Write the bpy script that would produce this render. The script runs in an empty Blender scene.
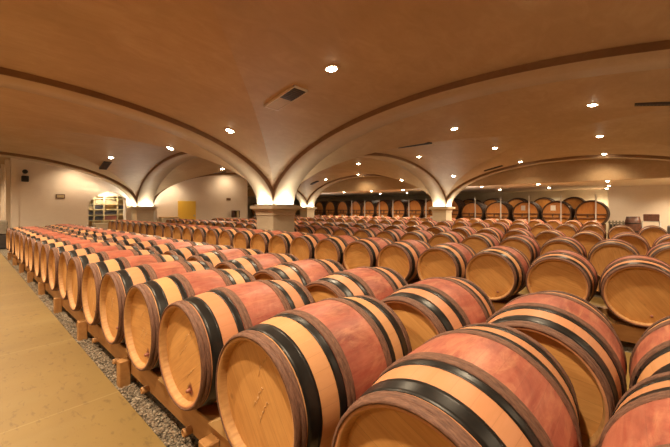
import bpy, math, random
from mathutils import Vector, Matrix

random.seed(11)
PI = math.pi
scene = bpy.context.scene
COL = scene.collection
EYE = 1.40                       # camera height above the floor

# ------------------------------------------------------------------ camera
F_PX, VX, HZ = 330.96, -37.26, 208.58
TH = math.atan2(335 - VX, F_PX)
cd = bpy.data.cameras.new('camera')
cam = bpy.data.objects.new('camera', cd)
COL.objects.link(cam)
cd.sensor_width = 36.0
cd.lens = F_PX / 670 * 36
cd.shift_y = -(223.5 - HZ) / 670
cd.clip_start = 0.02
cam.location = (0, 0, EYE)
cam.rotation_euler = (PI / 2, 0, -TH)
scene.camera = cam

# ------------------------------------------------------------------ object helpers
def link(name, data, parent=None, kind=None):
    o = bpy.data.objects.new(name, data)
    COL.objects.link(o)
    if parent is not None:
        o.parent = parent
    if kind:
        o['kind'] = kind
    return o

def tag(o, label, cat, group=None):
    o['label'] = label
    o['category'] = cat
    if group:
        o['group'] = group
    return o

def empty(name, loc, label, cat, group=None, rotz=0.0):
    o = bpy.data.objects.new(name, None)
    o.empty_display_size = 0.1
    COL.objects.link(o)
    o.location = loc
    o.rotation_euler = (0, 0, rotz)
    return tag(o, label, cat, group)

def copy_tree(src, parent=None):
    c = src.copy()
    COL.objects.link(c)
    if parent is not None:
        c.parent = parent
    for ch in list(src.children):
        copy_tree(ch, c)
    return c

class MB:
    """collects verts / faces, builds one mesh"""
    def __init__(self):
        self.v = []; self.f = []; self.m = []; self.s = []
    def add(self, vs, fs, mi=0, smooth=False):
        n = len(self.v)
        self.v.extend([tuple(x) for x in vs])
        for f in fs:
            self.f.append(tuple(i + n for i in f)); self.m.append(mi); self.s.append(smooth)
    def box(self, x0, y0, z0, x1, y1, z1, mi=0, bev=0.0, mat=None):
        if bev > 0:
            b = bev
            vs = []
            for sx in (0, 1):
                for sy in (0, 1):
                    for sz in (0, 1):
                        X = (x0, x1)[sx]; Y = (y0, y1)[sy]; Z = (z0, z1)[sz]
                        dx = b if sx == 0 else -b; dy = b if sy == 0 else -b; dz = b if sz == 0 else -b
                        vs += [(X, Y + dy, Z + dz), (X + dx, Y, Z + dz), (X + dx, Y + dy, Z)]
            I = lambda sx, sy, sz, k: ((sx * 2 + sy) * 2 + sz) * 3 + k
            fs = []
            for s in (0, 1):
                q = [I(s, 0, 0, 0), I(s, 1, 0, 0), I(s, 1, 1, 0), I(s, 0, 1, 0)]
                fs.append(q if s else q[::-1])
                q = [I(0, s, 0, 1), I(0, s, 1, 1), I(1, s, 1, 1), I(1, s, 0, 1)]
                fs.append(q if s else q[::-1])
                q = [I(0, 0, s, 2), I(1, 0, s, 2), I(1, 1, s, 2), I(0, 1, s, 2)]
                fs.append(q if s else q[::-1])
            for a in (0, 1):
                for c in (0, 1):
                    fs.append([I(a, c, 0, 0), I(a, c, 0, 1), I(a, c, 1, 1), I(a, c, 1, 0)])
                    fs.append([I(a, 0, c, 0), I(a, 0, c, 2), I(a, 1, c, 2), I(a, 1, c, 0)])
                    fs.append([I(0, a, c, 1), I(0, a, c, 2), I(1, a, c, 2), I(1, a, c, 1)])
                    for e in (0, 1):
                        fs.append([I(a, c, e, 0), I(a, c, e, 1), I(a, c, e, 2)])
        else:
            vs = [(x0, y0, z0), (x1, y0, z0), (x1, y1, z0), (x0, y1, z0), (x0, y0, z1), (x1, y0, z1), (x1, y1, z1), (x0, y1, z1)]
            fs = [(3, 2, 1, 0), (4, 5, 6, 7), (0, 1, 5, 4), (1, 2, 6, 5), (2, 3, 7, 6), (3, 0, 4, 7)]
        if mat is not None:
            vs = [mat @ Vector(p) for p in vs]
        self.add(vs, fs, mi)
    def lathe(self, prof, n=40, mi=0, axis='x', centre=(0, 0, 0), smooth=True, closed=False, cap0=False, cap1=False, wob=0.0, rnd=None):
        """prof: list of (t, r) along the axis"""
        vs = []
        for t, r in prof:
            for i in range(n):
                a = 2 * PI * i / n
                rr = r + (rnd.uniform(-wob, wob) if wob else 0)
                p, q = rr * math.cos(a), rr * math.sin(a)
                if axis == 'x': P = (t, p, q)
                elif axis == 'y': P = (q, t, p)
                else: P = (p, q, t)
                vs.append((P[0] + centre[0], P[1] + centre[1], P[2] + centre[2]))
        fs = []
        m = len(prof)
        for k in range(m if closed else m - 1):
            k2 = (k + 1) % m
            for i in range(n):
                j = (i + 1) % n
                fs.append((k * n + i, k * n + j, k2 * n + j, k2 * n + i))
        self.add(vs, fs, mi, smooth)
        if cap0: self.add(vs[:n], [tuple(range(n))[::-1]], mi, False)
        if cap1: self.add(vs[-n:], [tuple(range(n))], mi, False)
    def tube(self, pts, r, n=6, mi=0):
        pts = [Vector(p) for p in pts]
        rings = []
        for i, p in enumerate(pts):
            d = (pts[min(i + 1, len(pts) - 1)] - pts[max(i - 1, 0)]).normalized()
            up = Vector((0, 0, 1)) if abs(d.z) < .9 else Vector((1, 0, 0))
            s = d.cross(up).normalized(); t = s.cross(d)
            rings.append([p + (s * math.cos(2 * PI * k / n) + t * math.sin(2 * PI * k / n)) * r for k in range(n)])
        vs = [v for R in rings for v in R]
        fs = []
        for k in range(len(pts) - 1):
            for i in range(n):
                j = (i + 1) % n
                fs.append((k * n + i, k * n + j, (k + 1) * n + j, (k + 1) * n + i))
        fs.append(tuple(range(n))[::-1]); fs.append(tuple((len(pts) - 1) * n + i for i in range(n)))
        self.add(vs, fs, mi, True)
    def mesh(self, name, mats, fix=True):
        me = bpy.data.meshes.new(name)
        me.from_pydata(self.v, [], self.f)
        for m in (mats if isinstance(mats, (list, tuple)) else [mats]):
            me.materials.append(m)
        me.polygons.foreach_set('material_index', self.m)
        me.polygons.foreach_set('use_smooth', self.s)
        if fix:
            import bmesh
            bm = bmesh.new(); bm.from_mesh(me)
            bmesh.ops.recalc_face_normals(bm, faces=bm.faces[:])
            bm.to_mesh(me); bm.free()
        me.update()
        return me
    def obj(self, name, mats, parent=None, kind=None, fix=True):
        return link(name, self.mesh(name, mats, fix), parent, kind)

# ------------------------------------------------------------------ materials
def mat(name):
    m = bpy.data.materials.new(name); m.use_nodes = True
    nt = m.node_tree
    return m, nt, nt.nodes['Principled BSDF']

def N(nt, typ, **kw):
    n = nt.nodes.new(typ)
    for k, v in kw.items():
        if k == 'inp':
            for a, b in v.items(): n.inputs[a].default_value = b
        else: setattr(n, k, v)
    return n

def L(nt, a, b): nt.links.new(a, b)

def math_n(nt, op, a, b=None, c=None):
    n = nt.nodes.new('ShaderNodeMath'); n.operation = op
    for i, x in enumerate((a, b, c)):
        if x is None: continue
        if isinstance(x, (int, float)): n.inputs[i].default_value = x
        else: L(nt, x, n.inputs[i])
    return n.outputs[0]

def mixc(nt, fac, a, b, blend='MIX'):
    n = nt.nodes.new('ShaderNodeMix'); n.data_type = 'RGBA'; n.blend_type = blend
    for sock, x in ((n.inputs[0], fac), (n.inputs[6], a), (n.inputs[7], b)):
        if isinstance(x, (int, float)): sock.default_value = x
        elif isinstance(x, tuple): sock.default_value = (*x, 1) if len(x) == 3 else x
        else: L(nt, x, sock)
    return n.outputs[2]

def ramp(nt, fac, stops, interp='LINEAR'):
    n = nt.nodes.new('ShaderNodeValToRGB'); n.color_ramp.interpolation = interp
    cr = n.color_ramp
    while len(cr.elements) < len(stops): cr.elements.new(0.5)
    for e, (p, c) in zip(cr.elements, stops):
        e.position = p; e.color = (*c, 1) if len(c) == 3 else c
    L(nt, fac, n.inputs[0])
    return n

def noise(nt, vec, scale, detail=4, rough=.55, dist=0.0):
    n = N(nt, 'ShaderNodeTexNoise', inp={'Scale': scale, 'Detail': detail, 'Roughness': rough, 'Distortion': dist})
    if vec is not None: L(nt, vec, n.inputs['Vector'])
    return n.outputs['Fac']

def bump(nt, bsdf, h, strength=.2, dist=.01):
    b = N(nt, 'ShaderNodeBump', inp={'Strength': strength, 'Distance': dist})
    L(nt, h, b.inputs['Height']); L(nt, b.outputs[0], bsdf.inputs['Normal'])

def coords(nt, which='Object'):
    return nt.nodes.new('ShaderNodeTexCoord').outputs[which]

def scaled(nt, vec, s):
    n = nt.nodes.new('ShaderNodeMapping'); n.inputs['Scale'].default_value = s
    L(nt, vec, n.inputs['Vector'])
    return n.outputs[0]

def simple(name, c1, c2=None, scale=6, rough=.6, metal=0.0, bmp=0.0, stretch=(1, 1, 1), detail=4):
    m, nt, b = mat(name)
    b.inputs['Roughness'].default_value = rough
    b.inputs['Metallic'].default_value = metal
    if c2 is None:
        b.inputs['Base Color'].default_value = (*c1, 1)
        return m
    f = noise(nt, scaled(nt, coords(nt), stretch), scale, detail)
    r = ramp(nt, f, [(.3, c1), (.7, c2)])
    L(nt, r.outputs[0], b.inputs['Base Color'])
    if bmp: bump(nt, b, f, bmp, .01)
    return m

def emis(name, c, s):
    m, nt, b = mat(name)
    b.inputs['Base Color'].default_value = (.8, .8, .8, 1)
    b.inputs['Emission Color'].default_value = (*c, 1)
    b.inputs['Emission Strength'].default_value = s
    return m

# plaster of the vaults: troweled, cloudy
def plaster(name, a, b_, c, sc=1.0):
    m, nt, b = mat(name)
    co = coords(nt)
    n1 = noise(nt, scaled(nt, co, (1, 1, 1.6)), .55 * sc, 6, .6, .6)
    n2 = noise(nt, scaled(nt, co, (1, 2.2, 3)), 2.2 * sc, 8, .65, 1.2)
    mixf = math_n(nt, 'ADD', math_n(nt, 'MULTIPLY', n1, .6), math_n(nt, 'MULTIPLY', n2, .4))
    r = ramp(nt, mixf, [(.32, a), (.5, b_), (.68, c)])
    L(nt, r.outputs[0], b.inputs['Base Color'])
    b.inputs['Roughness'].default_value = .62
    b.inputs['Specular IOR Level'].default_value = .3
    bump(nt, b, n2, .12, .02)
    return m

M_CEIL = plaster('vault_plaster', (.37, .245, .13), (.43, .29, .16), (.51, .36, .21))
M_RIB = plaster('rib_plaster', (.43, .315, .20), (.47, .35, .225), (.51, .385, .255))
M_RIBSIDE = plaster('rib_side_dark', (.20, .115, .06), (.24, .14, .075), (.28, .17, .09))  # darker brown plaster on the upright side faces of the ribs
M_WALL = plaster('wall_plaster', (.74, .63, .52), (.78, .67, .56), (.81, .70, .59), 1.5)
M_STONE = plaster('column_stone', (.55, .46, .34), (.61, .52, .39), (.67, .58, .45), 2.5)
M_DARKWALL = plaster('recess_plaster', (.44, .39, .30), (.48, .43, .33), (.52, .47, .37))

# concrete walkway with stains and joints
m, nt, b = mat('walkway_concrete'); M_CONC = m
co = coords(nt)
n1 = noise(nt, co, .5, 5, .6, .4); n2 = noise(nt, scaled(nt, co, (2.2, 1, 1)), 9, 7, .65, .3)
base = ramp(nt, n1, [(.3, (.175, .106, .029)), (.55, (.235, .150, .043)), (.75, (.295, .20, .062))])
spots = ramp(nt, n2, [(.56, (0, 0, 0)), (.66, (1, 1, 1))])
c1 = mixc(nt, math_n(nt, 'MULTIPLY', spots.outputs[0], .6), base.outputs[0], (.11, .058, .02))
sep = N(nt, 'ShaderNodeSeparateXYZ'); L(nt, co, sep.inputs[0])
fy = math_n(nt, 'FRACT', math_n(nt, 'ADD', math_n(nt, 'DIVIDE', sep.outputs[1], 1.55), .12))
jl = math_n(nt, 'LESS_THAN', fy, .010)
c2 = mixc(nt, math_n(nt, 'MULTIPLY', jl, .3), c1, (.36, .27, .12))
band = ramp(nt, noise(nt, scaled(nt, co, (.25, 1.3, 1)), 1.1, 3), [(.55, (0, 0, 0)), (.75, (1, 1, 1))])
c3 = mixc(nt, math_n(nt, 'MULTIPLY', band.outputs[0], .35), c2, (.33, .25, .105))
L(nt, c3, b.inputs['Base Color']); b.inputs['Roughness'].default_value = .5
bump(nt, b, n2, .06, .01)

m, nt, b = mat('gravel_bed'); M_GRAVELBED = m
co = coords(nt)
vo = N(nt, 'ShaderNodeTexVoronoi', inp={'Scale': 70.0}); L(nt, co, vo.inputs['Vector'])
r = ramp(nt, vo.outputs['Distance'], [(.0, (.30, .25, .19)), (.45, (.20, .165, .12)), (.8, (.06, .05, .035))])
L(nt, r.outputs[0], b.inputs['Base Color']); b.inputs['Roughness'].default_value = .9
bump(nt, b, vo.outputs['Distance'], -.8, .02)
M_PEBBLE = []
for k, c in enumerate(((.21, .165, .12), (.34, .28, .21), (.11, .085, .06), (.25, .18, .12))):
    M_PEBBLE.append(simple('pebble_stone', c, rough=.85))

# barrel wood: zones along x, staves round the axis
LB, RC = .87, .558
m, nt, b = mat('barrel_staves'); M_STAVE = m
co = coords(nt)
sep = N(nt, 'ShaderNodeSeparateXYZ'); L(nt, co, sep.inputs[0])
info = N(nt, 'ShaderNodeObjectInfo')
rnd = info.outputs['Random']
offs = N(nt, 'ShaderNodeVectorMath', operation='ADD'); L(nt, co, offs.inputs[0])
comb = N(nt, 'ShaderNodeCombineXYZ'); L(nt, math_n(nt, 'MULTIPLY', rnd, 37.0), comb.inputs[0]); L(nt, math_n(nt, 'MULTIPLY', rnd, 11.0), comb.inputs[1])
L(nt, comb.outputs[0], offs.inputs[1])
cr = offs.outputs[0]
ang = math_n(nt, 'ARCTAN2', sep.outputs[2], sep.outputs[1])
st = math_n(nt, 'MULTIPLY', ang, 30 / (2 * PI))
fr = math_n(nt, 'FRACT', math_n(nt, 'ADD', st, 40.0))
seam = math_n(nt, 'LESS_THAN', fr, .035)
sid = math_n(nt, 'FLOOR', math_n(nt, 'ADD', st, 40.0))
wn = N(nt, 'ShaderNodeTexWhiteNoise', noise_dimensions='2D'); cxy = N(nt, 'ShaderNodeCombineXYZ')
L(nt, sid, cxy.inputs[0]); L(nt, math_n(nt, 'MULTIPLY', rnd, 91.0), cxy.inputs[1]); L(nt, cxy.outputs[0], wn.inputs['Vector'])
grain = noise(nt, scaled(nt, cr, (3.5, 28, 28)), 1.6, 5, .6, .4)
blot = noise(nt, cr, 5.0, 5, .65, .8)
xs = math_n(nt, 'DIVIDE', sep.outputs[0], LB)
mid = math_n(nt, 'LESS_THAN', math_n(nt, 'ABSOLUTE', math_n(nt, 'SUBTRACT', xs, .5)), .212)
pink = ramp(nt, blot, [(.30, (.20, .040, .027)), (.5, (.33, .078, .049)), (.70, (.48, .15, .092))])
rnd2 = math_n(nt, 'FRACT', math_n(nt, 'MULTIPLY', rnd, 7.13))
tanA = mixc(nt, math_n(nt, 'MULTIPLY', math_n(nt, 'POWER', rnd2, .9), .95), (.62, .32, .135), (.52, .18, .095))
tan = mixc(nt, math_n(nt, 'MULTIPLY', math_n(nt, 'SUBTRACT', 1.0, grain), .5), tanA, (.50, .27, .11))
cz = mixc(nt, mid, tan, pink.outputs[0])
drip = ramp(nt, noise(nt, scaled(nt, cr, (2.0, 7, 7)), 2.4, 6, .7, .6), [(.50, (0, 0, 0)), (.66, (1, 1, 1))])
cz = mixc(nt, math_n(nt, 'MULTIPLY', math_n(nt, 'MULTIPLY', drip.outputs[0], mid), .55), cz, (.56, .245, .13))
cz = mixc(nt, math_n(nt, 'MULTIPLY', wn.outputs['Value'], .10), cz, (.30, .11, .06))
cz = mixc(nt, math_n(nt, 'MULTIPLY', math_n(nt, 'SUBTRACT', grain, .35), .35), cz, (.76, .46, .30))
cz = mixc(nt, math_n(nt, 'MULTIPLY', seam, .2), cz, (.16, .06, .035))
L(nt, cz, b.inputs['Base Color']); b.inputs['Roughness'].default_value = .52
b.inputs['Specular IOR Level'].default_value = .4
bump(nt, b, math_n(nt, 'SUBTRACT', math_n(nt, 'MULTIPLY', grain, .5), seam), .12, .01)

# barrel head: planks with knots and a wine stain by the bung
def head_material(name, lo, hi, plank=.075, ang_r=True):
    m, nt, b = mat(name)
    co = coords(nt)
    info = N(nt, 'ShaderNodeObjectInfo'); rnd = info.outputs['Random']
    vr = N(nt, 'ShaderNodeVectorRotate', rotation_type='X_AXIS'); L(nt, co, vr.inputs['Vector'])
    if ang_r: L(nt, math_n(nt, 'ADD', math_n(nt, 'MULTIPLY', rnd, 2.2), .2), vr.inputs['Angle'])
    sep = N(nt, 'ShaderNodeSeparateXYZ'); L(nt, vr.outputs[0], sep.inputs[0])
    pl = math_n(nt, 'DIVIDE', sep.outputs[1], plank)
    pf = math_n(nt, 'FRACT', math_n(nt, 'ADD', pl, 40.5)); pid = math_n(nt, 'FLOOR', math_n(nt, 'ADD', pl, 40.5))
    seam = math_n(nt, 'LESS_THAN', pf, .03)
    wn = N(nt, 'ShaderNodeTexWhiteNoise', noise_dimensions='2D'); cxy = N(nt, 'ShaderNodeCombineXYZ')
    L(nt, pid, cxy.inputs[0]); L(nt, math_n(nt, 'MULTIPLY', rnd, 53.0), cxy.inputs[1]); L(nt, cxy.outputs[0], wn.inputs['Vector'])
    off = N(nt, 'ShaderNodeVectorMath', operation='ADD'); L(nt, vr.outputs[0], off.inputs[0])
    comb = N(nt, 'ShaderNodeCombineXYZ'); L(nt, math_n(nt, 'MULTIPLY', rnd, 29.0), comb.inputs[1]); L(nt, wn.outputs['Value'], comb.inputs[2])
    L(nt, comb.outputs[0], off.inputs[1])
    g = noise(nt, scaled(nt, off.outputs[0], (1, 34, 3.2)), 1.5, 6, .6, .5)
    big = noise(nt, off.outputs[0], 4.5, 3, .5)
    base = ramp(nt, math_n(nt, 'ADD', math_n(nt, 'MULTIPLY', g, .55), math_n(nt, 'MULTIPLY', big, .45)), [(.3, lo), (.7, hi)])
    c = mixc(nt, math_n(nt, 'MULTIPLY', wn.outputs['Value'], .22), base.outputs[0], lo)
    vo = N(nt, 'ShaderNodeTexVoronoi', inp={'Scale': 5.5}); L(nt, off.outputs[0], vo.inputs['Vector'])
    kn = ramp(nt, vo.outputs['Distance'], [(.03, (1, 1, 1)), (.10, (0, 0, 0))])
    c = mixc(nt, math_n(nt, 'MULTIPLY', kn.outputs[0], .55), c, (.22, .085, .03))
    c = mixc(nt, math_n(nt, 'MULTIPLY', seam, .35), c, (.20, .10, .035))
    return m, nt, b, c, co, rnd
m, nt, b, c, co, rnd = head_material('barrel_head', (.46, .205, .056), (.71, .385, .132)); M_HEAD = m
dist = N(nt, 'ShaderNodeVectorMath', operation='DISTANCE'); L(nt, co, dist.inputs[0]); dist.inputs[1].default_value = (.03, -.10, -.175)
dd = math_n(nt, 'ADD', dist.outputs['Value'], math_n(nt, 'MULTIPLY', noise(nt, co, 14, 4), .09))
stn = ramp(nt, dd, [(.065, (1, 1, 1)), (.085, (0, 0, 0))])
c = mixc(nt, math_n(nt, 'MULTIPLY', stn.outputs[0], math_n(nt, 'GREATER_THAN', rnd, .35)), c, (.16, .03, .02))
L(nt, c, b.inputs['Base Color']); b.inputs['Roughness'].default_value = .5
m, nt, b, c, co, rnd = head_material('cask_front', (.36, .13, .022), (.56, .235, .048), .09, False); M_CASKHEAD = m
L(nt, c, b.inputs['Base Color']); b.inputs['Roughness'].default_value = .42
M_CHIME = simple('chime_wood', (.40, .20, .07), (.55, .31, .12), 9, .6, stretch=(1, 6, 6))
M_WITHY = simple('withy_bark', (.085, .036, .023), (.22, .105, .066), 34, .7, bmp=.4, stretch=(6, 1, 1), detail=6)
M_IRON = simple('black_hoop_iron', (.007, .0065, .006), (.016, .014, .013), 20, .36, 0.0)
M_IRON.node_tree.nodes['Principled BSDF'].inputs['Specular IOR Level'].default_value = .32
M_BUNG = simple('bung_wood', (.20, .06, .04), (.33, .13, .08), 30, .6)
M_CHALK = simple('chalk', (.78, .58, .36), rough=.9)
M_RACK = simple('rack_oak', (.33, .15, .045), (.46, .235, .08), 5, .6, bmp=.1, stretch=(4, .6, 4), detail=6)
M_WEDGE = simple('wedge_pine', (.60, .38, .16), (.70, .48, .24), 8, .6)
M_CASK = simple('cask_staves', (.05, .022, .010), (.10, .042, .018), 4, .75, stretch=(.6, 5, 5))
M_CASKBAR = simple('cask_bar_oak', (.10, .036, .010), (.16, .058, .016), 6, .45)  # oak darkened so the bars carry their edge shadows in the colour
M_STEEL = simple('brushed_steel', (.55, .54, .52), rough=.38, metal=.75)
M_POST = simple('grey_painted_post', (.42, .40, .38), rough=.45, metal=.3)
M_SHELF = simple('pale_pine_shelf', (.66, .50, .24), (.74, .58, .31), 6, .55)
M_DOOR = simple('yellow_door_paint', (.80, .50, .06), (.83, .53, .075), 3, .45)
M_BLACK = simple('black_plastic', (.012, .011, .011), rough=.4)
M_DKBOX = simple('dark_box', (.035, .03, .03), (.07, .055, .05), 8, .6)
M_REDBOX = simple('red_brown_box', (.25, .075, .05), (.33, .11, .07), 8, .6)
M_CREAM = simple('cream_board', (.62, .53, .38), (.70, .60, .45), 5, .6)
M_CARDB = simple('tan_carton', (.42, .30, .15), (.50, .37, .2), 5, .7)
M_BROWN = simple('dark_brown_wood', (.075, .028, .018), (.13, .05, .03), 10, .45)
M_GREYCR = simple('weathered_crate', (.22, .19, .15), (.34, .30, .24), 8, .8)
M_VENTW = simple('vent_frame', (.62, .50, .36), rough=.5)
M_VENTD = simple('vent_dark', (.05, .042, .038), rough=.6)
M_TRIM = simple('light_trim', (.80, .72, .60), rough=.4)
M_LAMP = emis('lamp_lens', (1.0, .86, .62), 26)
M_WHITE = simple('white_card', (.75, .74, .70), rough=.6)

# ------------------------------------------------------------------ vault geometry
AC = [-5.245, 5.865, 16.975]                 # column lines across the rows
BC = [-3.915, 7.455, 17.845, 28.235]         # column lines along the rows
HW, SPR = .365, .08                          # half rib width, springing above the eye
def h1(x, C):
    for i in range(len(C) - 1):
        if C[i] <= x <= C[i + 1]:
            hs = (C[i + 1] - C[i]) / 2 - HW + .12
            d = min(x - C[i], C[i + 1] - x) - HW + .12
            if d <= 0: return 0.0
            return math.sqrt(max(0, 1 - (1 - d / hs) ** 2)) * 2.06
    return 0.0
def vault(a, b_):
    if a > 17.2: return EYE + 1.15
    return EYE + SPR + max(h1(a, AC), h1(b_, BC))
def vnorm(a, b_):
    e = .02
    return Vector((vault(a + e, b_) - vault(a - e, b_), vault(a, b_ + e) - vault(a, b_ - e), -2 * e)).normalized()

def axis_samples(C, n=80):
    out = []
    for i in range(len(C) - 1):
        c0, c1 = C[i], C[i + 1]
        s0 = c0 + HW - .12; half = (c1 - c0) / 2 - HW + .12
        out.append(c0)
        out += [s0 + half * (1 - math.cos(PI * k / n)) for k in range(n + 1)]
    out.append(C[-1])
    return out
A_S, B_S = axis_samples(AC), axis_samples(BC)
ce = MB()
vs = [(a, b_, vault(a, b_)) for a in A_S for b_ in B_S]
nb = len(B_S)
fs = []
for i in range(len(A_S) - 1):
    for j in range(nb - 1):
        p, q, r_, t_ = i * nb + j, i * nb + j + 1, (i + 1) * nb + j + 1, (i + 1) * nb + j
        if vs[p][2] + vs[r_][2] <= vs[q][2] + vs[t_][2]: fs += [(p, q, r_), (p, r_, t_)]
        else: fs += [(p, q, t_), (q, r_, t_)]
ce.add(vs, fs, 0, False)
ceiling = ce.obj('ceiling', M_CEIL, None, 'structure', fix=False)
# flat ceiling over the big casks, and the lunette wall under the last arches
fc = MB(); fc.box(17.30, -4.3, EYE + 1.15, 25.6, 31.5, EYE + 1.25)
fc.obj('ceiling_flat', M_WALL, None, 'structure')
lw = MB(); lw.box(17.15, -4.3, EYE + 1.14, 17.4, 28.2, EYE + 2.6)
lw.obj('wall_lunette', M_CEIL, None, 'structure')

def rib(c, lo, hi, along, n=56):
    """one arch on the line c, spanning lo..hi (column centres)"""
    s0, s1 = lo + HW, hi - HW
    mid, hs = (s0 + s1) / 2, (s1 - s0) / 2
    prof_in, prof_out = [], []
    for k in range(n + 1):
        t = PI * k / n
        prof_in.append((mid - hs * math.cos(t), EYE + SPR + 1.95 * math.sin(t)))
        prof_out.append((mid - (hs + .34) * math.cos(t), EYE + SPR + 2.30 * math.sin(t)))
    P = lambda s, w, z: (s, c + w, z) if along == 'a' else (c + w, s, z)
    vs = []
    for (si, zi), (so, zo) in zip(prof_in, prof_out):
        vs += [P(si, -HW, zi), P(si, HW, zi), P(so, HW, zo), P(so, -HW, zo)]
    m_ = MB()
    for k in range(n):
        q = k * 4
        m_.add(vs[q:q + 8], [(0, 1, 5, 4)], 0, True)
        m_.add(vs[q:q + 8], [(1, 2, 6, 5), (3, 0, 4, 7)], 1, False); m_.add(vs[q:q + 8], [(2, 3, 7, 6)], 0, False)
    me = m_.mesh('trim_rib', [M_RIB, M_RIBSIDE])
    import bmesh
    bm = bmesh.new(); bm.from_mesh(me)
    bmesh.ops.remove_doubles(bm, verts=bm.verts[:], dist=1e-5)
    bmesh.ops.recalc_face_normals(bm, faces=bm.faces[:])
    bm.to_mesh(me); bm.free()
    for e in me.edges: pass
    return me
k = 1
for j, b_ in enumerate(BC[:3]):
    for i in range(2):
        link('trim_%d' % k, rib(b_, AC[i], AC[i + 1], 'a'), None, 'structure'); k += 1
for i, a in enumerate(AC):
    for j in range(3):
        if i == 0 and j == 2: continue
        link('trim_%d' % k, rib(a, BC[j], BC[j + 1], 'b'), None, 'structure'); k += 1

# columns: plinth, square shaft, moulded capital and the uplights on its ledge
def sq_loft(mb, prof, n=4):
    vs = []
    for z, r in prof:
        vs += [(-r, -r, z), (r, -r, z), (r, r, z), (-r, r, z)]
    fs = []
    for q in range(len(prof) - 1):
        for i in range(4):
            j = (i + 1) % 4
            fs.append((q * 4 + i, q * 4 + j, q * 4 + 4 + j, q * 4 + 4 + i))
    fs.append((3, 2, 1, 0)); e = (len(prof) - 1) * 4; fs.append((e, e + 1, e + 2, e + 3))
    mb.add(vs, fs)
capz = EYE + SPR
LIGHTS = []
def lamp(name, loc, energy, size, blend, col, direction=(0, 0, -1), radius=.06):
    ld = bpy.data.lights.new(name, 'SPOT')
    ld.energy = energy; ld.spot_size = math.radians(size); ld.spot_blend = blend
    ld.color = col; ld.shadow_soft_size = radius
    o = bpy.data.objects.new(name, ld); COL.objects.link(o)
    o.location = loc
    o.rotation_euler = Vector(direction).to_track_quat('-Z', 'Y').to_euler()
    return o
COOL = (1.0, .98, .84)
WARM = (1.0, .77, .50)
UP_W = 8
cnames = {}
for i, a in enumerate(AC):
    for j, b_ in enumerate(BC[:3]):
        if i == 0 and j < 2 and True:
            pass
        c = link('column_%d' % (i * 3 + j + 1), None, None, 'structure')
        c.location = (a, b_, 0)
        s = MB(); sq_loft(s, [(0, .42), (.14, .42), (.17, .40), (.2, .372), (capz - .28, .372), (capz - .27, .372), (capz + 2.1, .352)])
        s.obj('shaft', M_STONE, c)
        s = MB(); sq_loft(s, [(capz - .275, .36), (capz - .275, .388), (capz - .25, .40), (capz - .235, .39), (capz - .21, .392), (capz - .17, .405), (capz - .13, .435), (capz - .10, .475), (capz - .09, .492), (capz - .085, .51), (capz, .51), (capz, .355)])
        s.obj('capital', M_STONE, c)
        for dx, dy in ((1, 0), (-1, 0), (0, 1), (0, -1)):
            u = MB(); w = (.03, .34) if dx else (.34, .03)
            cx, cy = dx * .445, dy * .445
            u.box(cx - w[0], cy - w[1], capz + .001, cx + w[0], cy + w[1], capz + .025)
            u.obj('uplight', M_STEEL, c)
            if (i, j) in ((0, 0),): continue
            ld = bpy.data.lights.new('uplight_lamp', 'AREA'); ld.shape = 'RECTANGLE'; ld.size = .06 if dx else .66; ld.size_y = .66 if dx else .06
            ld.energy = UP_W; ld.color = COOL
            lo = bpy.data.objects.new('uplight_lamp', ld); COL.objects.link(lo); lo.location = (a + cx, b_ + cy, capz + .035); lo.rotation_euler = (PI, 0, 0)

# ------------------------------------------------------------------ floor, walls
g = MB(); g.box(-5.6, -5, -.2, 26, 32, -.03)
g.obj('floor', M_CONC, None, 'structure')
def slab(x0, x1, y0=-4.6, y1=31, n='floor_walkway'):
    s = MB(); s.box(x0, y0, -.1, x1, y1, 0.0)
    return s.obj(n, M_CONC, None, 'structure')
slab(-5.5, .795)
SHIFT1 = {-2: -.08, -1: -.05, 0: .03}   # the walkway row is not spaced evenly at its near end
ROWS = [  # head plane a, first b, pitch, first k, last b, phrase
    (.819, 1.18, .677, -2, 13.3, 'row beside the concrete walkway'),
    (1.755, .345, .68, -1, 14.5, 'row directly behind the walkway row'),
    (4.336, -.089, .694, 0, 17.45, 'row before the near column'),
    (6.72, -.518, .703, 0, 17.5, 'row behind the near column'),
    (9.08, .012, .705, -1, 17.2, 'fifth row from the walkway'),
    (13.2, -.528, .705, 0, 19.6, 'sixth row from the walkway'),
    (17.42, 1.17, .69, 0, 20.2, 'last row before the big casks'),
]
slab(2.75, 4.30, n='floor_aisle'); slab(5.27, 6.66, n='floor_aisle'); slab(7.66, 9.02, n='floor_aisle'); slab(10.02, 13.14, n='floor_aisle'); slab(14.14, 17.36, n='floor_aisle'); slab(18.36, 25, n='floor_aisle')
for x0, x1 in ((.795, 2.75), (4.30, 5.27), (6.66, 7.66), (9.02, 10.02), (13.14, 14.14), (17.36, 18.36)):
    s = MB(); s.box(x0, -4.6, -.1, x1, 31, -.022)
    s.obj('ground_gravel_bed', M_GRAVELBED, None, 'structure')

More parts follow.
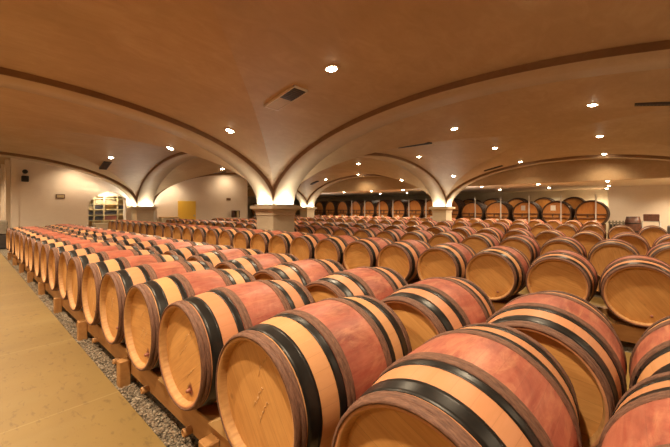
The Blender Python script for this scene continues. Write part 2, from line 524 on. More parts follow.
# loose gravel showing along the walkway edge
rg = random.Random(4)
gm = MB()
def pebble(x, y, z, r, mi):
    vs = []
    ax = [r * rg.uniform(.7, 1.3) for _ in range(3)]
    t = rg.uniform(0, 6.28)
    base = [(0, 0, 1)] + [(math.cos(t + k * 1.2566), math.sin(t + k * 1.2566), .35) for k in range(5)] + [(math.cos(t + .63 + k * 1.2566), math.sin(t + .63 + k * 1.2566), -.35) for k in range(5)]
    for p in base: vs.append((x + p[0] * ax[0], y + p[1] * ax[1], z + p[2] * ax[2] * .7))
    fs = [(0, 1 + k, 1 + (k + 1) % 5) for k in range(5)]
    for k in range(5):
        fs.append((1 + k, 6 + k, 1 + (k + 1) % 5)); fs.append((1 + (k + 1) % 5, 6 + k, 6 + (k + 1) % 5))
    gm.add(vs, fs, mi, False)
for _ in range(5200):
    y = .1 + 6.4 * rg.random() ** 1.35
    x = .803 + rg.random() * .12
    if x > .808 and abs((y - 3.05 + .7) % (2.06 * .677) - .7) < .066: continue
    pebble(x, y, -.018 + rg.random() * .012, rg.uniform(.005, .0105), rg.choice((0, 0, 1, 2, 3)))
for _ in range(1500):
    y = 6.0 + 8 * rg.random(); x = .806 + rg.random() * .12
    if x > .805 and abs((y - 3.05 + .7) % (2.06 * .677) - .7) < .07: continue
    pebble(x, y, -.018 + rg.random() * .012, rg.uniform(.009, .014), rg.choice((0, 0, 1, 2, 3)))
gv = gm.obj('loose_gravel', M_PEBBLE, None, 'stuff', fix=False)
tag(gv, 'grey gravel strip between the concrete walkway and the barrel racks', 'gravel')

TOP = EYE + 2.4
def wall(name, x0, y0, x1, y1, z1=TOP, z0=-.05, m_=None):
    w = MB(); w.box(x0, y0, z0, x1, y1, z1)
    return w.obj(name, m_ or M_WALL, None, 'structure')
wall('wall_left', -5.6, -5, -5.3, 31, m_=M_CEIL)
wall('wall_near', -5.6, -5, 25.8, -4.3, m_=M_CEIL)
WB = 18.45                                   # the far cream wall
# wall with the arched opening, built in strips
aw = MB()
OPEN = [[(3.82, .10), (3.86, .30), (3.93, .40), (4.02, .47), (4.13, .55), (4.25, .66), (4.40, .75), (4.64, .84), (4.86, .80), (5.05, .72), (5.20, .62), (5.32, .50)],
        [(6.20, .05), (6.30, .20), (6.45, .26), (6.60, .22), (6.74, .08)]]
for x0, x1 in ((1.48, 3.82), (5.32, 6.20), (6.74, 12.24)): aw.box(x0, WB, -.05, x1, WB + .4, TOP)
for pts in OPEN:
    for (a0, z0), (a1, z1) in zip(pts, pts[1:]):
        z0 += EYE; z1 += EYE
        vs = [(a0, WB, z0), (a1, WB, z1), (a1, WB, TOP), (a0, WB, TOP)]
        vs += [(x, y + .4, z) for x, y, z in vs]
        aw.add(vs, [(0, 1, 2, 3), (7, 6, 5, 4), (0, 4, 5, 1), (2, 6, 7, 3)])
aw.obj('wall_far', M_WALL, None, 'structure')
wall('wall_alcove', 3.4, WB + 1.35, 7.4, WB + 1.5)
w_ = MB(); w_.box(3.4, WB + .4, EYE + .95, 7.4, WB + 1.5, EYE + 1.15); w_.box(3.3, WB + .4, 0, 3.4, WB + 1.5, EYE + 1.15); w_.box(7.4, WB + .4, 0, 7.5, WB + 1.5, EYE + 1.15)
w_.obj('wall_alcove_sides', M_WALL, None, 'structure')
# return wall with pilasters beside the walkway
wall('wall_return', 1.48, WB + .4, 1.75, 30)
for k, y in enumerate((19.9, 22.2, 24.6, 27.0)):
    p = MB(); p.box(1.22, y, 0, 1.49, y + .55, TOP - .2); p.obj('wall_pilaster_%d' % (k + 1), M_WALL, None, 'structure')
p = MB(); p.box(1.28, WB - .06, 0, 1.50, WB + .3, TOP - .1); p.obj('wall_pilaster_5', M_WALL, None, 'structure')
wall('wall_end', -5.5, 30.2, 25.8, 30.6)
wall('wall_return_far', 11.95, WB + .4, 12.24, 30)
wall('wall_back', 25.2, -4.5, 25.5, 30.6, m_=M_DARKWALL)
wall('wall_right', 22.6, -4.5, 25.3, .82)

# ------------------------------------------------------------------ barrels
def wood_r(x): return .333 - .045 * ((x - LB / 2) / (LB / 2)) ** 2
def band_profile(x0, x1, t, n=4):
    out = [(x0 + (x1 - x0) * k / n, wood_r(x0 + (x1 - x0) * k / n) + t) for k in range(n + 1)]
    inn = [(x, r - t - .004) for x, r in out][::-1]
    return out + inn
NS = 56
def stave_mesh():
    m_ = MB()
    xs = [0, .006] + [LB * k / 22 for k in range(1, 22)] + [LB - .006, LB]
    prof = [(.042, .262), (.012, .266), (0, .272)] + [(x, wood_r(x) - (.004 if x in (0, LB) else 0)) for x in xs] + [(LB, .272), (LB - .012, .266), (LB - .042, .262)]
    m_.lathe(prof, NS)
    for p in range(len(m_.f)):
        ring = p // NS
        if ring < 2 or ring >= len(prof) - 3: m_.m[p] = 1
    return m_.mesh('stave_body', [M_STAVE, M_CHIME])
def head_mesh(x, flip):
    m_ = MB()
    n = 48
    for z, s in ((x, 1),):
        vs = [(x, .265 * math.cos(2 * PI * k / n), .265 * math.sin(2 * PI * k / n)) for k in range(n)]
        vs += [(x + (.02 if not flip else -.02), p[1], p[2]) for p in vs]
        fs = [tuple(range(n)), tuple(range(2 * n - 1, n - 1, -1))] + [(k, (k + 1) % n, n + (k + 1) % n, n + k) for k in range(n)]
        m_.add(vs, fs)
    return m_.mesh('head', M_HEAD)
def hoop_mesh(x0, x1):
    m_ = MB(); m_.lathe(band_profile(x0, x1, .0028), NS, closed=True)
    # riveted lap
    for a in (.35, .47):
        xm = (x0 + x1) / 2; r = wood_r(xm) + .003
        m_.box(-.006, -.006, -.001, .006, .006, .003, mat=Matrix.Translation((xm, r * math.cos(a), r * math.sin(a))) @ Matrix.Rotation(a - PI / 2, 4, 'X'))
    return m_.mesh('metal_hoop', M_IRON)
def withy_mesh(x0, x1, strands, seed):
    m_ = MB(); rr = random.Random(seed)
    w = (x1 - x0) / strands
    prof = []
    for s_ in range(strands):
        for k in range(5):
            t = PI * k / 4
            x = x0 + w * (s_ + .5) - math.cos(t) * w * .5
            prof.append((x, wood_r(min(max(x, 0), LB)) + .001 + .0075 * math.sin(t)))
    prof += [(x1, wood_r(min(x1, LB)) - .005), (x0, wood_r(max(x0, 0)) - .005)]
    m_.lathe(prof, NS, closed=True, wob=.0008, rnd=rr)
    return m_.mesh('withy_hoop', M_WITHY)
def bung_mesh():
    m_ = MB()
    m_.lathe([(.046, .012), (.024, .011), (.018, .009), (.016, .003)], 12, cap1=True, centre=(0, -.10, -.175))
    return m_.mesh('bung', M_BUNG)

ME_BODY = stave_mesh()
ME_HEADS = [head_mesh(.040, False), head_mesh(LB - .040, True)]
HOOPS = [(.052, .118), (.212, .252)]
WITHIES = [(-.004, .046, 2), (.256, .306, 2)]
ME_HOOPS = [hoop_mesh(a, b_) for a, b_ in HOOPS] + [hoop_mesh(LB - b_, LB - a) for a, b_ in HOOPS]
ME_WITHY = [withy_mesh(a, b_, s_, i) for i, (a, b_, s_) in enumerate(WITHIES)] + [withy_mesh(LB - b_, LB - a, s_, 7 + i) for i, (a, b_, s_) in enumerate(WITHIES)]
ME_BUNG = bung_mesh()

proto = empty('wine_barrel', (0, 0, RC), 'x', 'barrel')
link('stave_body', ME_BODY, proto)
front_head = link('barrel_head', ME_HEADS[0], proto); link('barrel_head', ME_HEADS[1], proto)
for me in ME_HOOPS: link('metal_hoop', me, proto)
for me in ME_WITHY: link('withy_hoop', me, proto)
link('bung', ME_BUNG, front_head)
# a barrel too far off to show its parts: the same shapes in one mesh
far_parts = [ME_BODY] + ME_HEADS + ME_HOOPS + ME_WITHY
fm = MB(); mats = [M_STAVE, M_CHIME, M_HEAD, M_IRON, M_WITHY]
for me in far_parts:
    for p in me.polygons:
        pass
    n0 = len(fm.v)
    fm.v.extend([tuple(v.co) for v in me.vertices])
    for p in me.polygons:
        fm.f.append(tuple(i + n0 for i in p.vertices)); fm.m.append(mats.index(me.materials[p.material_index])); fm.s.append(p.use_smooth)
ME_FAR = fm.mesh('wine_barrel', mats, fix=False)

ORD = ['nearest', 'second', 'third', 'fourth', 'fifth', 'sixth', 'seventh', 'eighth', 'ninth', 'tenth', 'eleventh', 'twelfth', 'thirteenth', 'fourteenth', 'fifteenth', 'sixteenth', 'seventeenth', 'eighteenth', 'nineteenth', 'twentieth',
       'twenty-first', 'twenty-second', 'twenty-third', 'twenty-fourth', 'twenty-fifth', 'twenty-sixth', 'twenty-seventh', 'twenty-eighth', 'twenty-ninth', 'thirtieth', 'thirty-first', 'thirty-second']
GROUPS = ['barrels along the walkway', 'barrels in the second row', 'barrels before the near column', 'barrels behind the near column', 'barrels in the fifth row', 'barrels in the sixth row', 'barrels before the big casks']
def olabel(k, phrase, what):
    if k == 0: return '%s nearest the camera in the %s' % (what, phrase)
    return '%s, %s from the near end of the %s' % (what, ORD[k], phrase)
rb = random.Random(21)
first = True
placed = []
for ri, (a, b0, pitch, k0, bmax, phrase) in enumerate(ROWS):
    k = k0; cnt = 0; bs = []
    while b0 + k * pitch <= bmax:
        b_ = b0 + k * pitch + (SHIFT1.get(k, .075) if ri == 0 else rb.uniform(-.004, .004) if ri > 1 else 0)
        far = ri >= 5
        if far:
            o = link('wine_barrel', ME_FAR)
            tag(o, 'x', 'barrel')
        elif first:
            o = proto; first = False
        else:
            o = copy_tree(proto)
        o['label'] = olabel(cnt, phrase, 'wine barrel'); o['group'] = GROUPS[ri]
        o.location = (a + (rb.uniform(-.015, .015) if k > 3 or ri > 1 else 0), b_, RC)
        o.rotation_euler = (rb.uniform(-.30, .30), 0, rb.uniform(-.003, .003) if ri < 2 else rb.uniform(-.008, .008))
        bs.append(b_); cnt += 1; k += 1
        placed.append((ri, cnt, o))
    # the rack under the row: two rails on short sleepers, wedges and pegs
    y0, y1 = bs[0] - .45, bs[-1] + .42
    rack = empty('barrel_rack', (a, y0, 0), 'long oak rack rails carrying the %s' % phrase, 'barrel rack', 'barrel racks')
    ztop = RC - .331
    for xo in (.085, .675):
        m_ = MB(); m_.box(xo, 0, ztop - .165, xo + .11, y1 - y0, ztop, bev=.006); m_.obj('beam', M_RACK, rack)
    y = (3.05 - y0) % (2.06 * pitch)
    while y < y1 - y0 - .1:
        m_ = MB(); m_.box(.004, y - .042, -.03, .084, y + .042, ztop - .045, bev=.006); m_.obj('block', M_RACK, rack)
        m_ = MB(); m_.box(.13, y - .045, -.03, .74, y + .045, ztop - .165, bev=.004); m_.obj('sleeper', M_RACK, rack)
        y += 2.06 * pitch
    if ri == 0:
        for bq in bs[:8]:
            m_ = MB(); m_.lathe([(.09, .024), (.042, .024), (.036, .02)], 14, centre=(0, bq - y0 + .02, .085))
            m_.lathe([(.036, .02), (.036, .010), (.05, .009)], 14, cap1=True, centre=(0, bq - y0 + .02, .085)); m_.obj('peg', M_RACK, rack)
    if ri < 4:
        for q in range(len(bs) - 1):
            yc = (bs[q] + bs[q + 1]) / 2 - y0
            m_ = MB()
            vs = [(.07, yc - .15, ztop), (.07, yc + .15, ztop), (.07, yc, ztop + .085), (.20, yc - .15, ztop), (.20, yc + .15, ztop), (.20, yc, ztop + .085)]
            m_.add(vs, [(0, 1, 2), (5, 4, 3), (0, 3, 4, 1), (1, 4, 5, 2), (2, 5, 3, 0)])
            m_.obj('wedge', M_WEDGE, rack)

# faint chalk scribbles on the nearest heads of the walkway row
rc_ = random.Random(8)
for ri, cnt, o in placed:
    if ri == 0 and 2 <= cnt - 1 <= 6:
        m_ = MB()
        for ln in range(3):
            yy, zz = rc_.uniform(-.05, .10), rc_.uniform(-.05, .12) - ln * .05
            pts = []
            for q in range(9):
                pts.append((.0385, yy - q * .010 + rc_.uniform(-.004, .004), zz + q * .012 + (.012 if q % 2 else -.010) * rc_.uniform(.1, 1)))
            m_.tube(pts, .0009, 4)
        m_.obj('chalk_mark', M_CHALK, next(c_ for c_ in o.children if c_.data == ME_HEADS[0]))

# ------------------------------------------------------------------ the big casks at the back
def cask_parts(R, length, root, valve=True):
    rw = lambda x: R * (.93 + .07 * (1 - ((x - length / 2) / (length / 2)) ** 2))
    m_ = MB()
    xs = [length * k / 14 for k in range(15)]
    m_.lathe([(.09, rw(0) - .06), (0, rw(0) - .045)] + [(x, rw(x)) for x in xs] + [(length, rw(length) - .045)], 48, cap1=True)
    m_.obj('stave_body', M_CASK, root)
    m_ = MB(); m_.lathe([(.07, rw(0) - .03), (.10, rw(0) - .03)], 48, cap0=True, cap1=True); m_.obj('cask_head', M_CASKHEAD, root)
    for x in (.03, .17, .34, length - .36, length - .16):
        m_ = MB(); m_.lathe([(x, rw(x) + .006), (x + .06, rw(x + .06) + .006), (x + .06, rw(x) - .01), (x, rw(x) - .01)], 48, closed=True); m_.obj('metal_hoop', M_IRON, root)
    for z in (-.02, -.21):
        hw = math.sqrt(max(.01, (R * .88) ** 2 - (abs(z) + .06) ** 2))
        m_ = MB(); m_.box(-.02, -hw, z - .03, .072, hw, z + .03, bev=.006); m_.obj('cross_bar', M_CASKBAR, root)
    for y in (-.14, .14):
        m_ = MB(); m_.box(-.01, y - .03, -.185, .072, y + .03, -.045, bev=.004); m_.obj('upright_block', M_CASKBAR, root)
    m_ = MB(); m_.lathe([(.02, .0), (.02, .07), (.03, .09), (.075, .09)], 20, centre=(0, 0, -.40)); m_.obj('hatch', M_STEEL, root)
    m_ = MB()
    m_.box(.12, -R * .75, -R - .14, .26, R * .75, -R * .74, bev=.01); m_.box(length - .26, -R * .75, -R - .14, length - .12, R * .75, -R * .74, bev=.01)
    m_.obj('cradle', M_CASKBAR, root)
CASKS = [(28.9, 0), (27.4, 0), (19.65, 0), (18.36, 0), (17.04, 0), (15.73, 0), (14.5, 0), (13.27, 0), (11.99, 0), (10.75, 0), (9.53, 0), (8.28, 0), (6.97, 1), (5.58, 1), (4.17, 1), (2.78, 1), (1.37, 1)]
CASKS.sort()
protoC = {}
for i, (b_, big) in enumerate(CASKS):
    R = .68 if big else .61
    zc = EYE - (.26 if big else .10)
    lab = 'big oval-banded oak cask, %s from the white wall in the front cask row' % ('first' if i == 0 else ORD[i])
    lab = lab.replace('oval-banded ', '')
    if big not in protoC:
        o = empty('large_cask', (20, b_, zc), lab, 'cask', 'large casks in the front row'); cask_parts(R, 1.3, o); protoC[big] = o
    else:
        o = copy_tree(protoC[big]); o.location = (20, b_, zc); o['label'] = lab; o['group'] = 'large casks in the front row'
    sz = 1.0 if big else 1.22
    o.scale = (1, 1, sz)
    if i in (1, 2):
        m_ = MB(); m_.box(.05, .02 if i == 1 else -.0, .16, .062, .24 if i == 1 else .2, .42); m_.obj('plate', M_WHITE if i == 1 else M_STEEL, o)
    # stand under the cradle
    m_ = MB()
    zb = zc - (R + .14) * sz
    for x in (20.12, 21.04):
        m_.box(x, b_ - R * .7, 0, x + .14, b_ + R * .7, zb + .0, bev=.01)
    s = m_.obj('cask_plinth', M_STONE); tag(s, 'stone plinth under the %s cask from the white wall' % ('first' if i == 0 else ORD[i]), 'plinth', 'stone plinths under the casks')
B2 = [7.9, 6.5, 5.1, 3.7, 2.3]
for i, b_ in enumerate(sorted(B2)):
    o = copy_tree(protoC[1]); o.location = (22.1, b_ + (.0), EYE - .02)
    o['label'] = 'big oak cask, %s from the white wall in the rear cask row' % ('first' if i == 0 else ORD[i]); o['group'] = 'large casks in the rear row'
    m_ = MB(); zb = EYE - .02 - .68 - .14
    for x in (22.22, 23.14): m_.box(x, b_ - .47, 0, x + .14, b_ + .47, zb, bev=.01)
    s = m_.obj('cask_plinth', M_STONE); tag(s, 'stone plinth under the %s cask of the rear cask row' % ('first' if i == 0 else ORD[i]), 'plinth', 'stone plinths under the casks')
POSTS = sorted([15.8, 14.58, 13.29, 12.17, 10.94, 9.72, 6.66, 5.29, 3.92, 2.53, 1.17])
for i, b_ in enumerate(POSTS):
    o = empty('steel_post', (19.7, b_, 0), 'thin grey steel post before the casks, %s from the white wall' % ('first' if i == 0 else ORD[i]), 'post', 'steel posts before the casks')
    m_ = MB(); m_.box(-.028, -.028, .01, .028, .028, EYE + .66, bev=.004); m_.obj('pole', M_POST, o)
    m_ = MB(); m_.box(-.08, -.08, 0, .08, .08, .012); m_.obj('base_plate', M_POST, o)

# ------------------------------------------------------------------ things along the far cream wall
sh = empty('shelf_unit', (3.75, WB + .75, 0), 'pale pine shelf unit with boxes in the arched wall opening', 'shelf unit')
SX = [.08, .42, .82, 1.40, 1.80, 2.45, 3.10]; SZ = [.40, .80, 1.06, 1.33, 1.60, 1.87]
for x in SX:
    m_ = MB(); m_.box(x, 0, 0, x + .05, .42, 2.02); m_.obj('upright', M_SHELF, sh)
for z in SZ + [2.0]:
    m_ = MB(); m_.box(.08, .01, z, 3.15, .41, z + .04); m_.obj('shelf', M_SHELF, sh)
m_ = MB(); m_.box(.08, .41, 0, 3.15, .43, 2.02); m_.obj('back_panel', M_SHELF, sh)
place = ['bottom', 'second', 'third', 'fourth', 'fifth', 'topmost']
bays = ['first', 'second', 'third', 'fourth', 'fifth', 'sixth']
BX = [(0, 1, 'd'), (0, 2, 'd'), (0, 3, 'c'), (1, 1, 'd'), (1, 2, 'd'), (1, 3, 'd'), (1, 4, 'c'), (2, 1, 'r'), (2, 2, 'd'), (2, 4, 'c'), (3, 3, 'd'), (3, 2, 'c'), (4, 1, 'd'), (4, 3, 'd'), (5, 2, 'd'), (5, 1, 'd')]
MB_ = {'d': (M_DKBOX, 'dark'), 'c': (M_CARDB, 'tan'), 'r': (M_REDBOX, 'red-brown')}
for bay, lev, t in BX:
    x0 = 3.75 + SX[bay] + .05 + .02; x1 = 3.75 + SX[bay + 1] - .02
    z0 = SZ[lev] + .0405; h = (.16 if t != 'r' else .2) * (1.0 if lev else 1.3)
    if lev == 0: h = .2
    m_ = MB(); m_.box(x0, WB + .78, z0, x1, WB + 1.08, z0 + h, bev=.008); m_.box(x0 - .006, WB + .775, z0 + h * .8, x1 + .006, WB + 1.085, z0 + h + .004)
    o = m_.obj('storage_box', MB_[t][0]); tag(o, '%s storage box on the %s shelf, %s bay from the walkway side' % (MB_[t][1], place[lev], bays[bay]), 'box', 'boxes on the shelf unit')
ct = empty('low_counter', (3.95, WB - .62, 0), 'low cream counter before the arched shelf opening', 'counter')
m_ = MB(); m_.box(0, 0, 0, 1.05, .45, .68, bev=.01); m_.obj('body', M_CREAM, ct)
m_ = MB(); m_.box(-.04, -.03, .68, 1.09, .48, .73, bev=.008); m_.obj('top', M_CREAM, ct)

dr = link('door_1', None, None, 'structure'); dr.location = (7.82, WB, 0)
tag(dr, 'plain yellow door in the far cream wall', 'door')
m_ = MB(); m_.box(.0, -.05, 0, .98, .01, EYE + .42, bev=.006); m_.obj('panel', M_DOOR, dr)
m_ = MB(); m_.tube([(.90, -.07, 1.0), (.90, -.10, 1.0), (.80, -.10, 1.0)], .012); m_.box(.88, -.06, .94, .92, -.045, 1.06); m_.obj('handle', M_STEEL, dr)
cb = empty('low_cabinet', (6.84, WB - .42, 0), 'low cream cabinet beside the yellow door', 'cabinet')
m_ = MB(); m_.box(0, 0, .0, .86, .38, .92, bev=.01); m_.obj('body', M_CREAM, cb)
m_ = MB(); m_.box(-.03, -.03, .92, .89, .39, .96, bev=.008); m_.obj('top', M_WEDGE, cb)
tb = empty('trestle_table', (9.9, WB - .62, 0), 'long low table of boards against the far wall', 'table')
m_ = MB(); m_.box(0, 0, .80, 1.75, .5, .85, bev=.006); m_.obj('table_top', M_CREAM, tb)
m_ = MB(); m_.box(.05, .04, .55, 1.7, .07, .78); m_.obj('apron', M_CREAM, tb)
for x in (.08, 1.61):
    for y in (.05, .39):
        m_ = MB(); m_.box(x, y, 0, x + .06, y + .06, .80); m_.obj('leg', M_CREAM, tb)
bx = empty('wooden_cabinet', (10.96, WB - .50, .85), 'small dark open box standing on the long low table', 'box')
m_ = MB(); m_.box(0, 0, 0, .40, .03, .02); m_.box(0, 0, 0, .03, .3, .43); m_.box(.37, 0, 0, .40, .3, .43); m_.box(0, 0, .40, .40, .3, .43); m_.box(0, 0, 0, .4, .3, .03); m_.box(0, .28, 0, .4, .3, .43)
m_.obj('case', M_BROWN, bx)
m_ = MB(); m_.box(.20, .02, .03, .36, .27, .40); m_.obj('inner_panel', M_CARDB, bx)
def wallsign(x0, x1, z0, z1, name, lab, cat, m1, m2):
    o = empty(name, ((x0 + x1) / 2, WB, (z0 + z1) / 2), lab, cat)
    w, h = (x1 - x0) / 2, (z1 - z0) / 2
    m_ = MB(); m_.box(-w, -.04, -h, w, 0.005, h, bev=.008); m_.obj('board', m1, o)
    m_ = MB(); m_.box(-w * .8, -.046, -h * .65, w * .8, -.038, h * .65); m_.obj('inset', m2, o)
    return o
wallsign(2.66, 2.97, EYE + .44, EYE + .62, 'wall_sign', 'small brown wooden plaque on the cream wall beside the shelves', 'sign', M_BROWN, M_CARDB)
wallsign(10.72, 11.02, EYE + .50, EYE + .66, 'wall_sign', 'small tan plaque on the cream wall past the yellow door', 'sign', M_CARDB, M_BROWN)
sp = empty('wall_speaker', (1.68, WB, EYE + 1.22), 'black box speaker below the round camera near the wall corner', 'speaker')
m_ = MB(); m_.box(-.11, -.24, -.13, .11, -.04, .11, bev=.02); m_.obj('cabinet_shell', M_BLACK, sp)
m_ = MB(); m_.box(-.03, -.05, -.03, .03, .005, .03); m_.obj('bracket', M_STEEL, sp)
cm = empty('security_camera', (1.68, WB, EYE + 1.50), 'round black camera above the wall speaker', 'camera')
m_ = MB(); m_.lathe([(-.22, .03), (-.21, .07), (-.15, .09), (-.08, .085), (-.05, .05)], 16, axis='y', cap0=True, cap1=True); m_.obj('housing', M_BLACK, cm)
m_ = MB(); m_.box(-.025, -.06, -.025, .025, .005, .025); m_.obj('bracket', M_STEEL, cm)

# crates and pallet at the far end of the walkway
def crate(name, x0, y0, z0, x1, y1, z1, lab, m_mat):
    o = empty(name, (x0, y0, z0), lab, 'crate', 'crates at the end of the walkway')
    w, d, h = x1 - x0, y1 - y0, z1 - z0
    m_ = MB(); m_.box(.01, .01, .02, w - .01, d - .01, h - .01); m_.obj('body', m_mat, o)
    m_ = MB()
    for q in range(3):
        z = .02 + q * h * .33
        m_.box(0, 0, z, w, .02, z + h * .22); m_.box(0, d - .02, z, w, d, z + h * .22); m_.box(w - .02, 0, z, w, d, z + h * .22); m_.box(0, 0, z, .02, d, z + h * .22)
    m_.obj('side_boards', m_mat, o)
    return o
crate('wooden_crate', .30, 16.3, 0, 1.05, 17.3, .50, 'dark crate on the floor at the far end of the walkway', M_DKBOX)
crate('wooden_crate', .30, 16.3, .5, 1.05, 17.3, .98, 'weathered grey crate stacked on the dark crate', M_GREYCR)

# brown barrels and stand by the white wall at the right
ub = empty('upright_barrel', (21.2, -.13, 0), 'dark brown barrel standing upright by the white wall', 'barrel')
m_ = MB(); m_.lathe([(.0, .24), (.25, .30), (.5, .32), (.75, .30), (1.02, .24), (1.02, .22), (.99, .215)], 28, axis='z', cap0=True, cap1=True); m_.obj('stave_body', M_BROWN, ub)
for z in (.05, .3, .68, .93):
    m_ = MB(); r = .318 - .31 * (z + .02 - .5) ** 2
    m_.lathe([(z, r), (z + .05, r), (z + .05, r - .02), (z, r - .02)], 28, axis='z', closed=True); m_.obj('metal_hoop', M_IRON, ub)
bb = empty('barrel_stand', (21.2, -1.05, 0), 'steel trolley stand carrying a dark brown chest by the white wall', 'stand')
for x in (0, .46):
    for y in (-.02, .58):
        m_ = MB(); m_.tube([(x, y, 0), (x, y, .80)], .018, 8); m_.obj('leg', M_STEEL, bb)
m_ = MB(); m_.box(-.03, -.05, .78, .49, .61, .81); m_.obj('tray', M_STEEL, bb)
m_ = MB(); m_.box(-.0, -.02, .30, .46, .58, .32); m_.obj('lower_tray', M_STEEL, bb)
hb = empty('brown_chest', (21.43, -.77, EYE - .588), 'dark brown chest resting on the steel trolley stand', 'chest')
m_ = MB(); m_.box(-.2, -.27, 0, .2, .27, .30, bev=.02); m_.obj('body', M_BROWN, hb)
m_ = MB(); m_.box(-.205, -.275, .24, .205, .275, .33, bev=.03); m_.obj('lid', M_BROWN, hb)
dc = empty('pump_unit', (21.3, -1.45, 0), 'dark pump unit on the floor right of the trolley stand', 'pump')
m_ = MB(); m_.box(-.25, -.15, .12, .25, .15, .62, bev=.03); m_.obj('body', M_DKBOX, dc)
m_ = MB(); m_.tube([(0, 0, .6), (0, 0, .82)], .03, 8); m_.obj('pipe', M_STEEL, dc)
for x in (-.2, .2):
    m_ = MB(); m_.lathe([(-.17, .12), (-.13, .12)], 16, axis='y', centre=(x, 0, .12), cap0=True, cap1=True); m_.lathe([(.13, .12), (.17, .12)], 16, axis='y', centre=(x, 0, .12), cap0=True, cap1=True); m_.obj('wheel', M_BLACK, dc)
fw = empty('bottle_crate', (21.6, .45, 0), 'grey slatted crate on a pallet at the foot of the white wall', 'crate')
m_ = MB()
for q in range(5): m_.box(-.2, -.26 + q * .13, .0, .2, -.2 + q * .13, .80)
m_.box(-.22, -.3, .3, .22, .36, .35); m_.box(-.22, -.3, .68, .22, .36, .73)
m_.obj('slatted_side', M_GREYCR, fw)
m_ = MB(); m_.box(-.18, -.25, .04, .18, .31, .62); m_.obj('contents', M_DKBOX, fw)

# ------------------------------------------------------------------ recessed ceiling lights
LN = [
    (3.75, [.60, 3.27, 6.30, 9.33, 14.74, 18.15], 'first ceiling line past the walkway'),
    (8.40, [.55, 3.35, 14.81], 'second ceiling line from the walkway'),
    (12.30, [.64, 3.49, 6.38, 9.48], 'third ceiling line from the walkway'),
    (16.0, [.71, 3.52, 6.12, 8.91, 12.55, 14.86], 'fourth ceiling line from the walkway'),
    (17.82, [.67, 3.16, 5.70, 10.3, 12.65, 15.0], 'front line over the big casks'),
    (21.3, [.75, 3.27, 5.78, 11.99, 14.28], 'rear line over the big casks'),
    (24.2, [.95], 'last line behind the big casks'),
]
tr = MB(); tr.lathe([(-.004, .075), (.010, .082), (.012, .098), (-.004, .102)], 28, axis='z'); ME_TRIM = tr.mesh('trim_ring', M_TRIM)
le = MB(); le.lathe([(.034, .0005), (.031, .03), (.022, .055), (.004, .076)], 28, axis='z'); ME_LENS = le.mesh('lens', M_LAMP)
DOWN_W = 95
OFF = {(16.0, 6.12): (15.21, 6.12), (16.0, 8.91): (15.27, 8.91), (16.0, 12.55): (16.35, 12.6), (16.0, 14.86): (15.8, 14.86), (8.4, 3.35): (8.37, 3.35), (3.75, 3.27): (3.6, 3.27), (16.0, .71): (16.35, .71), (12.30, .64): (12.32, .64), (3.75, 18.15): (3.95, 17.95)}
fixture = None
for a, bl, phrase in LN:
    for i, b_ in enumerate(bl):
        aa, bb_ = OFF.get((a, b_), (a, b_))
        z = vault(aa, bb_)
        nrm = vnorm(aa, bb_)
        lab = 'recessed round downlight, %s from the near end of the %s' % ('first' if i == 0 else ORD[i], phrase)
        if fixture is None:
            o = empty('ceiling_downlight', (0, 0, 0), lab, 'ceiling light', 'recessed ceiling lights')
            link('trim_ring', ME_TRIM, o); link('lens', ME_LENS, o); fixture = o
        else:
            o = copy_tree(fixture); o['label'] = lab
        o.location = Vector((aa, bb_, z)) + nrm * .004
        o.rotation_euler = nrm.to_track_quat('Z', 'Y').to_euler()
        lamp('downlight_lamp', Vector((aa, bb_, z)) + nrm * .05 - Vector((0, 0, .03)), DOWN_W * ((.3 if b_ < 8 else .05) if a > 20 else 1.7 if a > 17 else .5 if a > 15 else 1.25), 158 if a > 17 else 144, .8, WARM, (nrm.x * .3, nrm.y * .3, -1))
# downlight grid continued out of frame, plus unseen lamps added to brighten back walls
for a, b_ in ((-.1, .6), (-.1, 3.3), (-.1, 6.3), (-.1, 9.3), (-.1, 12.6), (-.1, 15.6), (3.75, -2.3), (-3.8, 2), (-3.8, 6), (-3.8, 11), (12.3, -2.3), (8.4, -2.3), (8.4, 10.6), (12.3, 14.8), (19.6, -1.6), (-.5, 21), (-.5, 25), (15, 22), (15, 26), (17.8, -1.8), (21.2, -1.8), (24.2, 1.4), (24.2, 3.6)):
    z = vault(a, b_)
    lamp('downlight_lamp', (a, b_, z - .06), DOWN_W * (2.1 if a < 0 else 1.25), 144, .8, WARM)
for a in (3.25, 7.45, 10.65):
    t_ = (a - .31) / 5.19 if a < 5.8 else (a - 11.42) / 5.19
    lamp('wall_washer', (a, 17.62, EYE + SPR + 1.95 * math.sqrt(1 - t_ * t_) - .08), 25, 140, 1.0, WARM, (0, .8, -1))
lamp('alcove_lamp', (4.6, WB + .48, EYE + .84), 34, 170, .9, COOL, (0, .9, -1))
lamp('alcove_lamp', (6.1, WB + .62, EYE + .92), 12, 160, .9, COOL, (0, .5, -1))

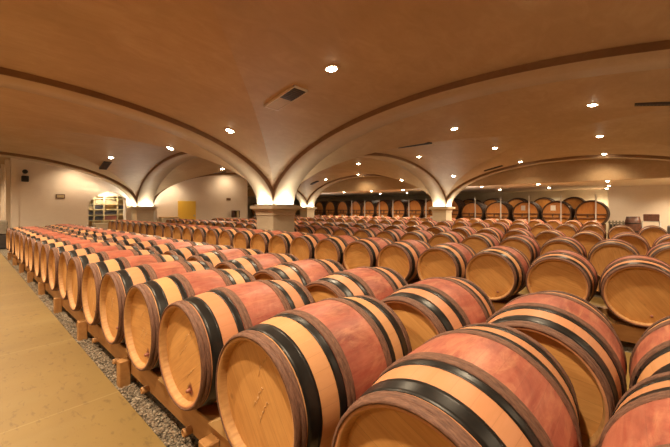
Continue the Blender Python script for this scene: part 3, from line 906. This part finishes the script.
# ------------------------------------------------------------------ ceiling vents
VENTS = [(3.64, 4.37, .80, .30, 'square half-dark ceiling vent in the near vault above the first aisle', True),
         (8.95, 4.78, 1.0, .22, 'narrow ceiling vent on the vault beyond the near arch', False),
         (3.77, 15.6, .75, .26, 'brown ceiling vent above the arched shelf opening', False),
         (9.0, 16.1, .8, .24, 'ceiling vent on the vault before the yellow door', False),
         (8.6, -.55, .95, .12, 'long slotted ceiling vent at the edge of the second vault', False),
         (16.7, -.45, .85, .09, 'thin slotted ceiling vent high before the lunette wall', False),
         (15.95, 4.6, .80, .16, 'thin ceiling vent beside the farther column capital', False),
         (15.5, 15.6, .65, .20, 'small ceiling vent near the farthest column', False)]
for a, b_, ln, wd, lab, half in VENTS:
    nrm = vnorm(a, b_)
    o = empty('ceiling_vent', (a, b_, vault(a, b_)), lab, 'vent', 'ceiling vents')
    yv = Vector((0, 1, 0)); yv = (yv - nrm * yv.dot(nrm)).normalized(); xv = yv.cross(nrm)
    o.rotation_euler = Matrix((xv, yv, nrm)).transposed().to_euler()
    w, l = wd / 2, ln / 2
    m_ = MB(); e = .014
    m_.box(-w, -l, -.02, -w + e, l, .045); m_.box(w - e, -l, -.02, w, l, .045); m_.box(-w, -l, -.02, w, -l + e, .045); m_.box(-w, l - e, -.02, w, l, .045)
    m_.obj('frame', M_VENTW if half else M_VENTD, o)
    m_ = MB(); m_.box(-w + e, -l + e, .0, w - e, 0 if half else l - e, .035); m_.obj('opening', M_VENTD, o)
    if half:
        m_ = MB(); m_.box(-w + e, 0, .0, w - e, l - e, .038); m_.obj('cover', M_RIB, o)
    m_ = MB(); nn = max(3, int(ln / .05))
    for q in range(1, nn):
        y = -l + e + (ln - 2 * e) * q / nn
        if half and y > -.01: continue
        m_.box(-w + e, y - .004, .03, w - e, y + .004, .042)
    m_.obj('grille', M_BROWN, o)

# ------------------------------------------------------------------ world and view
w = bpy.data.worlds.new('world'); scene.world = w; w.use_nodes = True
w.node_tree.nodes['Background'].inputs[0].default_value = (1, .75, .5, 1)
w.node_tree.nodes['Background'].inputs[1].default_value = .02
scene.view_settings.view_transform = 'Standard'
scene.view_settings.look = 'None'
scene.view_settings.exposure = 1.33
scene.view_settings.gamma = 1.0
scene.view_settings.use_curve_mapping = False
scene.cycles.use_denoising = True
scene.cycles.max_bounces = 8
scene.cycles.diffuse_bounces = 6
